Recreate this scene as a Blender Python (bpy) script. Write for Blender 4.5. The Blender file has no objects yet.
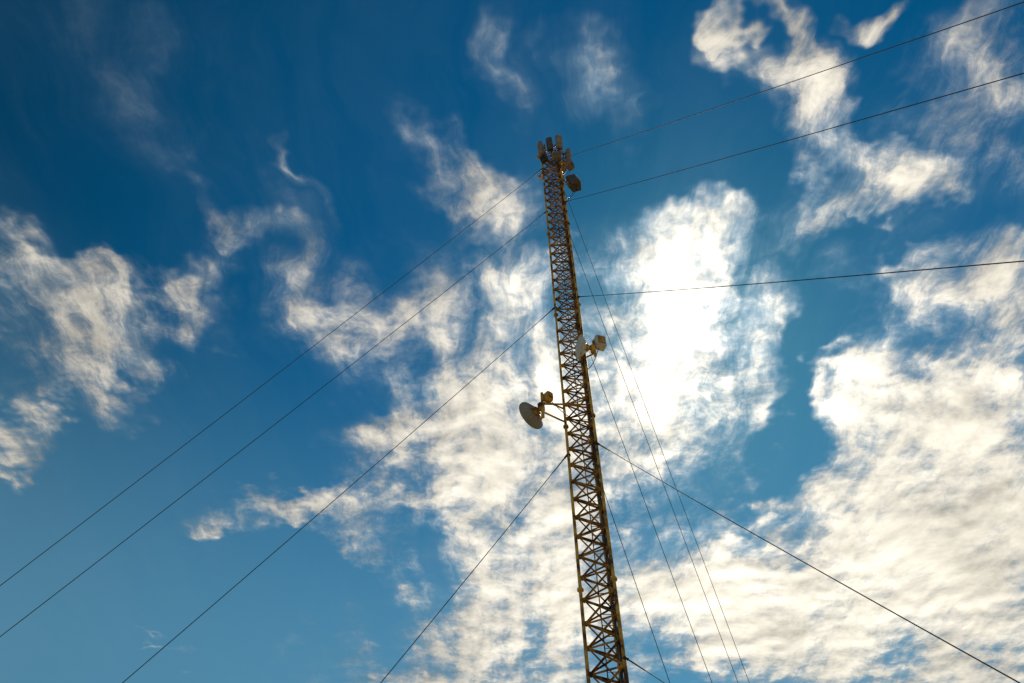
import bpy, math, random
from mathutils import Vector, Matrix
random.seed(7)
scene = bpy.context.scene
scene.view_settings.view_transform = 'Standard'
scene.view_settings.look = 'None'
scene.view_settings.exposure = 0
scene.view_settings.gamma = 1

# ------------------------------------------------------------------ helpers
class M:
    def __init__(s): s.v=[]; s.f=[]; s.m=[]; s.sm=[]
    def add(s, vs, fs, mat=0, smooth=False):
        o=len(s.v); s.v+= [tuple(x) for x in vs]
        for f in fs:
            s.f.append(tuple(i+o for i in f)); s.m.append(mat); s.sm.append(smooth)
    def tube(s,p0,p1,r,n=6,mat=0,r1=None,cap=True):
        s.poly([p0,p1],[r, r if r1 is None else r1],n,mat,cap)
    def poly(s,pts,rad,n=6,mat=0,cap=True):
        pts=[Vector(p) for p in pts]
        if not isinstance(rad,(list,tuple)): rad=[rad]*len(pts)
        d=(pts[-1]-pts[0]).normalized()
        ref=Vector((0,0,1)) if abs(d.z)<.9 else Vector((1,0,0))
        vs=[];fs=[]
        for i,p in enumerate(pts):
            a=pts[max(0,i-1)]; b=pts[min(len(pts)-1,i+1)]
            t=(b-a).normalized(); u=t.cross(ref).normalized(); w=t.cross(u)
            for k in range(n):
                an=2*math.pi*k/n
                vs.append(p+(u*math.cos(an)+w*math.sin(an))*rad[i])
        for i in range(len(pts)-1):
            for k in range(n):
                k2=(k+1)%n
                fs.append((i*n+k,i*n+k2,(i+1)*n+k2,(i+1)*n+k))
        s.add(vs,fs,mat,True)
        if cap:
            s.add(vs[:n],[tuple(range(n-1,-1,-1))],mat); s.add(vs[-n:],[tuple(range(n))],mat)
    def angle(s,p0,p1,w,inward,mat=0,t=.009):
        # steel angle section: two thin flanges meeting along p0-p1
        p0=Vector(p0);p1=Vector(p1);d=(p1-p0).normalized()
        a=Vector(inward).normalized(); a=(a-d*a.dot(d)).normalized(); b=d.cross(a)
        e1=(a+b).normalized(); e2=(a-b).normalized()
        for e,o in ((e1,e2),(e2,e1)):
            vs=[]
            for p in (p0,p1):
                vs+=[p,p+e*w,p+e*w+o*t,p+o*t]
            s.add(vs,[(0,1,5,4),(1,2,6,5),(2,3,7,6),(3,0,4,7),(3,2,1,0),(4,5,6,7)],mat)
    def box(s,c,size,rot=None,mat=0,bev=0.0):
        c=Vector(c); R=rot if rot else Matrix.Identity(3)
        hx,hy,hz=[q/2 for q in size]
        b=bev
        if b<=0: b=min(hx,hy,hz)*.08
        def ring(z,ins):
            x=hx-ins;y=hy-ins;k=b
            return [(x-k,-y,z),(x,-y+k,z),(x,y-k,z),(x-k,y,z),(-x+k,y,z),(-x,y-k,z),(-x,-y+k,z),(-x+k,-y,z)]
        rs=[ring(-hz,b),ring(-hz+b,0),ring(hz-b,0),ring(hz,b)]
        vs=[c+R@Vector(p) for r in rs for p in r]; fs=[]
        for i in range(3):
            for k in range(8):
                k2=(k+1)%8; fs.append((i*8+k,i*8+k2,(i+1)*8+k2,(i+1)*8+k))
        fs.append(tuple(range(7,-1,-1))); fs.append(tuple(range(24,32)))
        s.add(vs,fs,mat)
    def lathe(s,c,axis,prof,n=32,mat=0):
        c=Vector(c);a=Vector(axis).normalized()
        ref=Vector((0,0,1)) if abs(a.z)<.9 else Vector((1,0,0))
        u=a.cross(ref).normalized(); w=a.cross(u)
        vs=[];fs=[]
        for (r,z) in prof:
            for k in range(n):
                an=2*math.pi*k/n
                vs.append(c+a*z+(u*math.cos(an)+w*math.sin(an))*max(r,1e-4))
        for i in range(len(prof)-1):
            for k in range(n):
                k2=(k+1)%n
                fs.append((i*n+k,i*n+k2,(i+1)*n+k2,(i+1)*n+k))
        s.add(vs,fs,mat,True)
    def obj(s,name,mats,parent=None):
        me=bpy.data.meshes.new(name); me.from_pydata(s.v,[],s.f)
        for m in mats: me.materials.append(m)
        for p,mi,sm in zip(me.polygons,s.m,s.sm): p.material_index=mi; p.use_smooth=sm
        me.update()
        o=bpy.data.objects.new(name,me); scene.collection.objects.link(o)
        if parent: o.parent=parent
        return o

def empty(name,loc=(0,0,0)):
    e=bpy.data.objects.new(name,None); e.empty_display_size=.3
    scene.collection.objects.link(e); e.location=loc
    return e

def mat(name,c1,c2,scale=6,rough=.6,metal=0.0,contrast=(.4,.62),bump=.15,detail=6,spec=.5):
    m=bpy.data.materials.new(name); m.use_nodes=True
    nt=m.node_tree; b=nt.nodes['Principled BSDF']
    tc=nt.nodes.new('ShaderNodeTexCoord')
    n=nt.nodes.new('ShaderNodeTexNoise'); n.inputs['Scale'].default_value=scale; n.inputs['Detail'].default_value=detail
    n.inputs['Roughness'].default_value=.65
    nt.links.new(tc.outputs['Object'],n.inputs['Vector'])
    r=nt.nodes.new('ShaderNodeValToRGB')
    r.color_ramp.elements[0].position=contrast[0]; r.color_ramp.elements[0].color=(*c1,1)
    r.color_ramp.elements[1].position=contrast[1]; r.color_ramp.elements[1].color=(*c2,1)
    nt.links.new(n.outputs['Fac'],r.inputs['Fac']); nt.links.new(r.outputs['Color'],b.inputs['Base Color'])
    b.inputs['Roughness'].default_value=rough; b.inputs['Metallic'].default_value=metal
    b.inputs['Specular IOR Level'].default_value=spec
    bp=nt.nodes.new('ShaderNodeBump'); bp.inputs['Strength'].default_value=bump; bp.inputs['Distance'].default_value=.01
    nt.links.new(n.outputs['Fac'],bp.inputs['Height']); nt.links.new(bp.outputs['Normal'],b.inputs['Normal'])
    return m

m_steel=mat('weathered_yellow_steel',(.08,.032,.010),(.66,.39,.07),scale=1.9,rough=.6,contrast=(.40,.57),spec=.25)
m_brace=mat('rusty_brace_steel',(.055,.022,.008),(.50,.27,.055),scale=2.7,rough=.65,contrast=(.41,.61),spec=.2)
m_galv=mat('galvanised_steel',(.22,.21,.19),(.42,.41,.38),scale=9,rough=.45,metal=.5)
m_dark=mat('dark_paint',(.035,.028,.022),(.09,.07,.05),scale=8,rough=.5)
m_white=mat('grey_white_enclosure',(.42,.40,.36),(.62,.60,.55),scale=5,rough=.4,contrast=(.3,.6),bump=.03)
m_beige=mat('weathered_fibreglass',(.13,.095,.06),(.30,.23,.15),scale=5,rough=.5,contrast=(.3,.65),bump=.05)
m_dish=mat('dish_aluminium',(.20,.18,.15),(.31,.28,.24),scale=3,rough=.45,contrast=(.3,.7),bump=.03)
m_cable=mat('black_cable',(.012,.012,.012),(.03,.03,.03),scale=10,rough=.45)
m_wire=mat('guy_strand_steel',(.03,.026,.022),(.08,.07,.055),scale=20,rough=.7,spec=.1)
m_conc=mat('concrete',(.25,.24,.22),(.42,.40,.37),scale=3,rough=.9,bump=.3)
m_grass=mat('dry_grass',(.09,.075,.03),(.27,.20,.09),scale=.6,rough=.95,detail=12,bump=.5)

# ------------------------------------------------------------------ ground
AX=2.11; MX=2.26
g=M(); N=64; rings=[0,5,15,40,120,400,1500,6000]
vs=[(0,0,0)];fs=[]
for r in rings[1:]:
    for k in range(N):
        a=2*math.pi*k/N; vs.append((r*math.cos(a),r*math.sin(a),0))
for k in range(N): fs.append((0,1+k,1+(k+1)%N))
for i in range(len(rings)-2):
    for k in range(N):
        a=1+i*N; b=a+N; fs.append((a+k,b+k,b+(k+1)%N,a+(k+1)%N))
g.add(vs,fs); g.obj('ground',[m_grass])

# ------------------------------------------------------------------ mast
R=.56; TOP=37.6; BAY=.65
ANG=[math.radians(a) for a in (180,60,300)]
def leg(i,z,r=R): return Vector((MX+r*math.cos(ANG[i]),r*math.sin(ANG[i]),z))
mast=empty('guyed_lattice_mast',(0,0,0))
b=M()
for i in range(3):
    b.tube(leg(i,.9),leg(i,TOP),.046,8)
    z=6.4
    while z<TOP:
        b.lathe(leg(i,z),(0,0,1),[(0,-.03),(.09,-.03),(.09,.03),(0,.03)],10)
        for k in range(6):
            a=k*math.pi/3; c=leg(i,z)+Vector((math.cos(a)*.07,math.sin(a)*.07,0))
            b.tube(c-Vector((0,0,.055)),c+Vector((0,0,.055)),.012,6)
        z+=5.85
    b.tube(Vector((MX,0,.42)),leg(i,.95),.06,8)
b.obj('legs',[m_steel],mast)
b=M(); z=.9
while z+BAY<=TOP+.01:
    for i in range(3):
        j=(i+1)%3
        d=(leg(j,z)-leg(i,z)).normalized()*.04
        off=(leg(i,0)+leg(j,0))/2-Vector((MX,0,0)); off=off.normalized()
        inn=-off
        b.angle(leg(i,z)+d,leg(j,z)-d,.048,inn-Vector((0,0,.4)))
        b.angle(leg(i,z)+off*.02+d,leg(j,z+BAY)+off*.02-d,.042,inn+Vector((0,0,.5)))
        b.angle(leg(j,z)-off*.02-d,leg(i,z+BAY)-off*.02+d,.042,inn+Vector((0,0,.5)))
        for (li,s) in ((i,1),(j,-1)):   # gusset plates
            gp=leg(li,z)+d*s*1.6
            b.box(gp,(.10,.012,.11),Matrix.Rotation(math.atan2(d.y,d.x),3,'Z'),bev=.002)
    z+=BAY
for i in range(3): b.tube(leg(i,z),leg((i+1)%3,z),.03,6)
b.obj('bracing',[m_brace],mast)
b=M()   # ladder inside the mast
lx=MX+.10; ly=.10
for s in (-.18,.18): b.tube((lx+s,ly,.9),(lx+s,ly,TOP-.3),.017,6)
z=1.1
while z<TOP-.4: b.tube((lx-.18,ly,z),(lx+.18,ly,z),.011,5); z+=.3
b.obj('ladder',[m_brace],mast)
b=M()
for c in range(6):
    top=[36.5,37.0,34.0,20.9,18.6,36.6][c]
    pts=[];z=.6
    while z<top:
        pts.append((MX+.18+.045*(c%3)+random.uniform(-.008,.008),-.28-.045*(c//3)+random.uniform(-.008,.008),z)); z+=.65
    b.poly(pts,.017,6)
b.obj('feeder_cables',[m_cable],mast)
b=M(); b.box((MX,0,.2),(1.6,1.6,.42),bev=.04); b.obj('concrete_base',[m_conc],mast)
b=M()   # top frame, lightning rod
for zz in (35.2,37.4):
    P=[leg(i,zz,.86) for i in range(3)]
    for i in range(3):
        b.tube(P[i],P[(i+1)%3],.035,6); b.tube(leg(i,zz),P[i],.038,6)
b.tube((MX-.1,0,37.4),(MX-.1,0,38.6),.02,6); b.tube((MX-.1,0,38.6),(MX-.1,0,39.3),.008,5)
b.obj('antenna_frame',[m_steel],mast)

# ------------------------------------------------------------------ guy wires + anchors
az={'w':(math.pi,[(36.0,24.2),(31.7,23.1),(24.4,19.2),(16.9,12.25),(9.5,11.5)]),
    'n':(math.radians(60),[(36.0,25.4),(31.7,23.4),(24.4,19.1),(16.9,12.6),(9.5,11.5)]),
    's':(math.radians(300),[(36.0,27.9),(31.7,26.9),(24.4,23.0),(16.9,13.55),(10.15,12.0)])}
for key,(a,lst) in az.items():
    u=Vector((math.cos(a),math.sin(a),0))
    for (h,r) in lst:
        p0=Vector((MX,0,h))+u*(R+.04)
        p1=Vector((AX,0,.25))+u*r
        L=(p1-p0).length; sag=.006*L
        w=M(); n=48; pts=[]
        for i in range(n+1):
            t=i/n; p=p0.lerp(p1,t); p.z-=4*sag*t*(1-t); pts.append(p)
        w.poly(pts,.011,6,cap=False)
        d=(pts[1]-pts[0]).normalized()
        w.tube(p0,p0+d*.14,.035,8); w.tube(p0+d*.14,p0+d*.9,.022,8,r1=.015)
        w.tube(p0-u*.10,p0+d*.03,.05,8)
        e=(pts[-2]-pts[-1]).normalized()
        w.tube(p1+e*.3,p1+e*.8,.035,8); w.tube(p1,p1+e*1.6,.02,8)
        w.obj('guy_wire',[m_wire])
    for rr in ((lst[0][1]+lst[1][1])/2, lst[2][1], lst[3][1]-.4):
        c=M(); rot=Matrix.Rotation(a,3,'Z')
        c.box(Vector((AX,0,.12))+u*rr,(2.4,.9,.36),rot,bev=.03)
        c.tube(Vector((AX,0,.2))+u*(rr+.6),Vector((AX,0,.45))+u*(rr-.5),.04,8,mat=1)
        c.obj('guy_anchor',[m_conc,m_galv])

# ------------------------------------------------------------------ antennas
def basis(fwd,tilt=0):
    f=Vector(fwd).normalized(); x=Vector((0,0,1)).cross(f).normalized(); z=f.cross(x)
    Rm=Matrix((-x,f,z)).transposed()
    return Rm@Matrix.Rotation(tilt,3,'X')
def panel_antenna(pos,fwd,h,w,d,mt,tilt=-.06,mount=None):
    pos=Vector(pos); B=basis(fwd,tilt); o=M()
    o.box(pos,(w,d,h),B,0,bev=min(w,d)*.22)
    o.box(pos-B@Vector((0,d*.62,0)),(w*.55,d*.3,h*.8),B,1,bev=.01)
    back=pos-B@Vector((0,d*.5+.16,0))
    o.tube(back+Vector((0,0,-h*.7)),back+Vector((0,0,h*.62)),.035,8,mat=1)
    for s in (-.33,.33):
        q=pos+B@Vector((0,0,h*s))
        o.box((q+back+Vector((0,0,h*s)))/2,(.10,.24,.06),B,1,bev=.01)
    for s in (-.25,0,.25):
        q=pos+B@Vector((w*s,0,-h*.5)); o.tube(q,q+Vector((0,0,-.08)),.02,6,mat=2)
        t=Vector((MX+.25,-.3,q.z-1.3)); mid=(q+t)/2+Vector((0,0,-.45))
        pts=[(q*(1-k)**2+mid*2*k*(1-k)+t*k*k) for k in [i/8 for i in range(9)]]
        o.poly(pts,.013,5,mat=2)
    if mount is not None:
        for zz in (-.25*h,.3*h):
            b0=back+Vector((0,0,zz)); m0=Vector(mount); m0.z=b0.z; o.tube(b0,m0,.03,6,mat=1)
    o.obj('panel_antenna',[mt,m_brace,m_cable])
panel_antenna((MX-.62,-.35,37.5),(-1,-.45,0),1.35,.34,.20,m_beige,mount=leg(0,0))
panel_antenna((MX-.18,-.72,37.3),(-.35,-1,0),1.2,.32,.18,m_dark,mount=leg(2,0))
panel_antenna((MX+.30,-.82,37.3),(.2,-1,0),1.3,.34,.18,m_beige,mount=leg(2,0))
panel_antenna((MX+.78,-.35,36.6),(1,-.35,0),1.3,.36,.22,m_beige,mount=leg(2,0))
panel_antenna((MX+.55,.75,37.6),(.5,.87,0),1.3,.32,.18,m_beige,mount=leg(1,0))
def radio_unit(pos,fwd,size,mt=m_beige,mount=None,tilt=0,fin=None):
    pos=Vector(pos);B=basis(fwd,tilt);o=M();w,d,h=size
    o.box(pos,(w,d,h),B,0,bev=.012)
    for i in range(7):
        x=-w*.42+i*w*.14; o.box(pos+B@Vector((x,d*.5+.02,0)),(w*.03,.05,h*.86),B,0 if fin is None else 3,bev=.003)
    o.box(pos-B@Vector((0,d*.5+.03,0)),(w*.4,.07,h*.5),B,1,bev=.01)
    for s in (-.2,.2):
        q=pos+B@Vector((w*s,0,-h*.5)); o.tube(q,q+Vector((0,0,-.1)),.018,6,mat=2)
        t=Vector((MX+.3,-.28,q.z-.9)); mid=(q+t)/2+Vector((0,0,-.5))
        o.poly([(q*(1-k)**2+mid*2*k*(1-k)+t*k*k) for k in [i/8 for i in range(9)]],.011,5,mat=2)
    if mount is not None:
        m0=Vector(mount)
        o.tube(pos-B@Vector((0,d*.5,0)),m0,.028,6,mat=1)
        o.tube(pos-B@Vector((0,d*.5,h*.3)),m0-Vector((0,0,.35)),.02,6,mat=1)
    o.obj('remote_radio_unit',[mt,m_brace,m_cable,fin or mt])
radio_unit((MX+.72,-.55,35.3),(.8,-.5,0),(.38,.26,.6),mount=leg(2,35.3))
radio_unit((MX-.50,-.50,36.1),(-.6,-.8,0),(.34,.22,.5),m_dark,mount=leg(2,36.1))
radio_unit((MX+.10,-.75,35.9),(.1,-1,0),(.40,.2,.5),m_beige,mount=leg(2,35.9))
radio_unit((MX+.80,-.45,33.6),(1,-.12,0),(.50,.44,.85),m_dark,mount=leg(2,33.9),tilt=.30,fin=m_white)

def dish(pos,fwd,r,mt_shell,mt_face,pipe_h,mount_pts,box_off,box_size,box_mat,name='microwave_dish',deep=.42,box_dir=None):
    pos=Vector(pos); f=Vector(fwd).normalized(); o=M(); B=basis(f); BB=basis(box_dir) if box_dir else B
    prof=[(r*k,-r*deep*(1-k*k)) for k in [i/12 for i in range(13)]]
    o.lathe(pos,f,prof,40,0)
    o.lathe(pos,f,[(r,0),(r*1.03,.0),(r*1.03,.05),(r*.98,.06)],40,0)
    o.lathe(pos,f,[(r*.99,.05),(r*.8,.085),(r*.4,.11),(0,.12)],40,1)
    z0=-r*deep
    o.lathe(pos,f,[(r*.30,z0+.05),(r*.30,z0-.07),(r*.14,z0-.09),(r*.14,z0-.22),(0,z0-.22)],20,3)
    for k in range(6):
        a=k*math.pi/3; e=B@Vector((math.cos(a),0,math.sin(a)))
        o.tube(pos+f*(z0-.04)+e*r*.28,pos+f*(-r*deep*.35-.01)+e*r*.8,.012,5,mat=3)
    back=pos+f*(z0-.30)
    o.tube(back+Vector((0,0,-pipe_h*.45)),back+Vector((0,0,pipe_h*.55)),.05,10,mat=3)
    o.box(back+f*.06,(.22,.14,.30),B,3,bev=.02)
    for (mp,dz) in mount_pts:
        o.tube(back+Vector((0,0,dz)),Vector(mp),.032,6,mat=2)
    bp=back+Vector(box_off)
    o.box(bp,box_size,BB,4,bev=.012)
    o.box(bp+BB@Vector((0,-box_size[1]*.5-.02,0)),(box_size[0]*.7,.05,box_size[2]*.7),BB,2,bev=.01)
    o.tube(bp,back,.03,6,mat=2)
    t=Vector((MX+.25,-.3,bp.z-1.0)); mid=(bp+t)/2+Vector((0,0,-.6))
    o.poly([(bp*(1-k)**2+mid*2*k*(1-k)+t*k*k) for k in [i/10 for i in range(11)]],.014,5,mat=5)
    o.obj(name,[mt_shell,mt_face,m_brace,m_steel,box_mat,m_cable])
dish((MX-1.66,-.25,18.40),(-.66,.70,-.05),.50,m_dish,m_white,1.1,
     [(leg(0,18.3),-.25),(leg(0,18.9),.30),(leg(2,18.6),.1)],(.20,.05,.45),(.22,.24,.34),m_steel)
dish((MX+.10,-.80,21.1),(-.97,-.2,0),.43,m_white,m_white,.8,
     [(leg(2,20.9),-.2),(leg(2,21.4),.25)],(.22,0,.34),(.36,.30,.50),m_white,deep=.5,box_dir=(-.35,1,0))

# ------------------------------------------------------------------ camera
PITCH=math.radians(49.94); ROLL=math.radians(.827)
F=Vector((0,math.cos(PITCH),math.sin(PITCH))); R0=Vector((1,0,0)); U0=Vector((0,-math.sin(PITCH),math.cos(PITCH)))
rt=R0*math.cos(ROLL)-U0*math.sin(ROLL); up=R0*math.sin(ROLL)+U0*math.cos(ROLL)
cam=bpy.data.cameras.new('camera'); co=bpy.data.objects.new('camera',cam); scene.collection.objects.link(co)
mt=Matrix((rt,up,-F)).transposed().to_4x4(); mt.translation=Vector((0,-17.5,1.6)); co.matrix_world=mt
cam.lens=26.02; cam.sensor_width=36; cam.clip_end=20000; cam.clip_start=.05
scene.camera=co

# ------------------------------------------------------------------ sun
SE=math.radians(48.4); SA=math.radians(20.6)
S=Vector((math.sin(SA)*math.cos(SE),math.cos(SA)*math.cos(SE),math.sin(SE)))
sd=bpy.data.lights.new('sun','SUN'); sd.energy=5.0; sd.angle=math.radians(.55); sd.color=(1,.86,.66)
so=bpy.data.objects.new('sun',sd); scene.collection.objects.link(so); so.rotation_euler=S.to_track_quat('Z','Y').to_euler(); so.location=(10,20,60)

# ------------------------------------------------------------------ sky world
w=bpy.data.worlds.new('sky'); scene.world=w; w.use_nodes=True
nt=w.node_tree; nt.nodes.clear(); L=nt.links.new
def node(t,**kw):
    n=nt.nodes.new(t)
    for k,v in kw.items(): setattr(n,k,v)
    return n
def setin(n,i,v):
    if isinstance(v,bpy.types.NodeSocket): L(v,n.inputs[i])
    else: n.inputs[i].default_value=v
def math_(op,a,b=0.0,c=None,clamp=False):
    n=node('ShaderNodeMath',operation=op,use_clamp=clamp); setin(n,0,a); setin(n,1,b)
    if c is not None: setin(n,2,c)
    return n.outputs[0]
def vmath(op,a,b=None,c=None,s=None):
    n=node('ShaderNodeVectorMath',operation=op); setin(n,0,a)
    if b is not None: setin(n,1,b)
    if c is not None: setin(n,2,c)
    if s is not None: setin(n,'Scale',s)
    return n.outputs['Value'] if op in('DOT_PRODUCT','LENGTH') else n.outputs['Vector']
def noise(vec,scale,detail=6,rough=.55,dist=0.0,lac=2.0,dim='2D'):
    n=node('ShaderNodeTexNoise',noise_dimensions=dim); L(vec,n.inputs['Vector'])
    n.inputs['Scale'].default_value=scale;n.inputs['Detail'].default_value=detail
    n.inputs['Roughness'].default_value=rough;n.inputs['Distortion'].default_value=dist;n.inputs['Lacunarity'].default_value=lac
    return n
def maprange(v,a,b,c=0.0,d=1.0,smooth=True):
    n=node('ShaderNodeMapRange',interpolation_type='SMOOTHSTEP' if smooth else 'LINEAR')
    setin(n,0,v)
    for i,x in enumerate((a,b,c,d)): setin(n,i+1,x)
    return n.outputs[0]
def mix(f,a,b,blend='MIX'):
    n=node('ShaderNodeMix',data_type='RGBA',blend_type=blend); setin(n,0,f)
    setin(n,6,a); setin(n,7,b); return n.outputs[2]
def col(*c): return (c[0],c[1],c[2],1)
def comb(x,y):
    n=node('ShaderNodeCombineXYZ'); L(x,n.inputs[0]); L(y,n.inputs[1]); return n.outputs[0]

tc=node('ShaderNodeTexCoord'); D=tc.outputs['Generated']
sep=node('ShaderNodeSeparateXYZ'); L(D,sep.inputs[0]); Z=sep.outputs[2]
sunf=vmath('DOT_PRODUCT',D,tuple(S))
# flat cloud layer overhead
q=vmath('SCALE',D,s=math_('DIVIDE',1.0,math_('MAXIMUM',Z,.10)))
n1=noise(D,5,2,.5,dim='3D'); n2=noise(q,9,3,.6)
w1=vmath('SCALE',vmath('SUBTRACT',n1.outputs['Color'],(.5,.5,.5)),s=.20)
w2=vmath('SCALE',vmath('SUBTRACT',n2.outputs['Color'],(.5,.5,.5)),s=.11)
DW=vmath('ADD',vmath('ADD',D,w1),w2)

def chart(a,b):   # sky chart centred az 0 / el 49.94, 740 units per tangent unit
    return (F*740+rt*a+up*b).normalized()
frames={}
def frame(ang):
    if ang not in frames:
        a=math.radians(ang); ea=rt*math.cos(a)+up*math.sin(a); eb=up*math.cos(a)-rt*math.sin(a)
        frames[ang]=(ea,eb,comb(vmath('DOT_PRODUCT',DW,tuple(ea)),vmath('DOT_PRODUCT',DW,tuple(eb))))
    return frames[ang]
acc=0.0
def bank(x,y,rx,ry,ang=0,wt=1.0):
    global acc
    ang=int(round(ang/15.0)*15); ea,eb,vec=frame(ang); a=math.radians(ang)
    X=x-512; Y=341.5-y
    d0=chart(X,Y); d1=chart(X+rx*math.cos(a)*.3,Y+rx*math.sin(a)*.3); d2=chart(X-ry*math.sin(a)*.3,Y+ry*math.cos(a)*.3)
    sa=abs((d1-d0).dot(ea))/.3; sb=abs((d2-d0).dot(eb))/.3
    v=vmath('MULTIPLY_ADD',vec,(1/sa,1/sb,0),(-d0.dot(ea)/sa,-d0.dot(eb)/sb,0))
    gr=node('ShaderNodeTexGradient',gradient_type='SPHERICAL'); L(v,gr.inputs[0])
    acc=math_('MULTIPLY_ADD',gr.outputs['Fac'],wt,acc)
for bk in [
 (70,330,130,70,0,.95),(155,325,110,60,15,.85),(60,290,110,40,-15,.75),(195,268,60,30,0,.5),(95,400,70,45,-30,.65),(0,425,45,45,0,1.0),
 (235,218,80,24,-45,.6),(290,255,100,60,-45,.42),(35,245,45,22,0,.45),(170,80,260,90,-60,.16),(305,190,50,16,-60,.4),(330,310,100,60,0,.25),
 (440,150,45,75,30,.5),(478,210,70,50,-45,.55),(590,75,62,50,15,.8),(626,128,38,42,0,.65),(515,60,30,70,0,.4),
 (370,340,80,60,30,.42),(490,300,100,60,30,.65),(410,280,70,70,0,.3),
 (640,255,95,65,-15,1.1),(690,330,145,100,15,1.45),(720,230,90,28,-15,1.05),(560,300,80,80,0,.7),
 (450,380,120,60,45,.8),(395,435,100,50,15,.85),(520,450,160,100,15,1.1),(480,500,90,50,15,.95),(600,390,120,90,0,1.15),
 (310,505,115,28,0,1.15),(345,535,80,34,-15,.95),(650,440,150,75,15,.95),(560,550,190,90,15,.6),(600,620,230,110,15,.8),
 (490,610,170,90,30,.5),(420,650,190,60,15,.5),(172,668,40,12,-15,.6),
 (745,25,75,22,-45,1.0),(852,4,60,24,15,1.3),(795,85,75,50,-45,.95),(815,130,85,50,-30,.95),(870,175,85,50,-15,.95),(830,225,50,50,0,.85),(900,185,60,38,0,.8),
 (985,130,180,160,0,.42),(960,50,120,80,0,.30),
 (960,440,180,130,30,1.15),(915,395,120,55,30,1.05),(1000,280,110,44,-15,1.0),(880,490,160,80,15,1.15),(800,560,200,80,15,1.3),(900,610,280,125,15,1.5),(740,640,220,85,0,1.2),(1010,360,90,60,0,.85),
 (1000,560,150,170,0,1.15),(930,330,130,90,30,.45),
 (850,335,60,45,15,-.5),(780,450,70,30,30,-.5),(765,200,40,60,15,-.3),(830,500,120,16,30,-.25),(940,540,120,20,15,-.35),
 ]: bank(*bk)
front=vmath('DOT_PRODUCT',D,tuple(F))
acc=math_('MULTIPLY',acc,maprange(front,.2,.5))
other=math_('MULTIPLY',maprange(front,.72,.45),maprange(n1.outputs['Fac'],.42,.62,0,.8))
acc=math_('ADD',acc,other)

qw=vmath('ADD',q,vmath('SCALE',w1,s=.9))
fb=noise(qw,4.4,9,.63)           # main break-up
fine=noise(vmath('ADD',q,w2),16,5,.67)    # mottled cirrocumulus
fb2=noise(vmath('ADD',qw,(S.x/S.z*.045,S.y/S.z*.045,0)),4.4,4,.60)
mp=node('ShaderNodeMapping'); L(vmath('ADD',qw,vmath('SCALE',w2,s=.4)),mp.inputs[0]); mp.inputs[2].default_value=(0,0,math.radians(35)); mp.inputs[3].default_value=(1,.15,1)
st=noise(mp.outputs[0],8,6,.66)  # streaks / filaments
m_s=math_('POWER',math_('MINIMUM',acc,1.8),.85)
t=math_('MULTIPLY_ADD',math_('SUBTRACT',fb.outputs['Fac'],.5),3.3,math_('MULTIPLY_ADD',m_s,1.0,-.14))
t=math_('MULTIPLY_ADD',math_('SUBTRACT',fine.outputs['Fac'],.5),1.8,t)
t=math_('MULTIPLY_ADD',math_('SUBTRACT',st.outputs['Fac'],.5),2.0,t)
gate=maprange(acc,.0,.5)
cov=math_('MULTIPLY',maprange(t,-.25,1.8),gate)
veil=math_('MULTIPLY',maprange(acc,0,1.1,.03,.68),maprange(st.outputs['Fac'],.32,.68,.2,1))
alpha=math_('ADD',math_('MULTIPLY',cov,.98),math_('MULTIPLY',veil,math_('SUBTRACT',1.0,cov)),clamp=True)

# clear sky
sky=node('ShaderNodeTexSky',sky_type='NISHITA'); sky.sun_disc=False; sky.sun_elevation=SE; sky.sun_rotation=SA
sky.air_density=1.0; sky.dust_density=.15; sky.ozone_density=2.0
hs=node('ShaderNodeHueSaturation'); L(sky.outputs[0],hs.inputs['Color']); hs.inputs['Saturation'].default_value=1.55
clear=mix(1.0,hs.outputs[0],col(.23,.67,.53),'MULTIPLY')
clear=vmath('SCALE',clear,s=maprange(sunf,.55,.93,.60,1.05))
# low-elevation haze
clear=mix(maprange(Z,.78,.38,0,.55),clear,col(1.4,3.5,4.9))

relief=math_('MULTIPLY',math_('SUBTRACT',fb.outputs['Fac'],fb2.outputs['Fac']),1.7)
glow=math_('POWER',math_('MAXIMUM',sunf,0.0),13.0)
core=math_('POWER',math_('MAXIMUM',sunf,0.0),90.0)
cr=node('ShaderNodeValToRGB'); L(cov,cr.inputs[0]); e=cr.color_ramp
e.elements[0].position=0; e.elements[0].color=col(.32,.45,.53)
e.elements[1].position=1; e.elements[1].color=col(1.0,.93,.78)
x=e.elements.new(.3); x.color=col(.55,.58,.57)
x=e.elements.new(.65); x.color=col(.90,.83,.70)
lum=math_('ADD',math_('MULTIPLY_ADD',glow,.75,.68),math_('MULTIPLY',core,.7))
lum=math_('MULTIPLY',lum,math_('ADD',1.0,relief))
lum=math_('MULTIPLY',lum,maprange(n1.outputs['Fac'],.36,.60,.86,1.08))
lum=math_('MAXIMUM',lum,.3)
STR=.1
cl=vmath('SCALE',cr.outputs[0],s=math_('MULTIPLY',lum,1/STR))
final=mix(alpha,clear,cl)
bg=node('ShaderNodeBackground'); L(final,bg.inputs[0]); bg.inputs[1].default_value=STR
out=node('ShaderNodeOutputWorld'); L(bg.outputs[0],out.inputs[0])
try:
    w.cycles.sampling_method='MANUAL'; w.cycles.sample_map_resolution=512
except Exception: pass
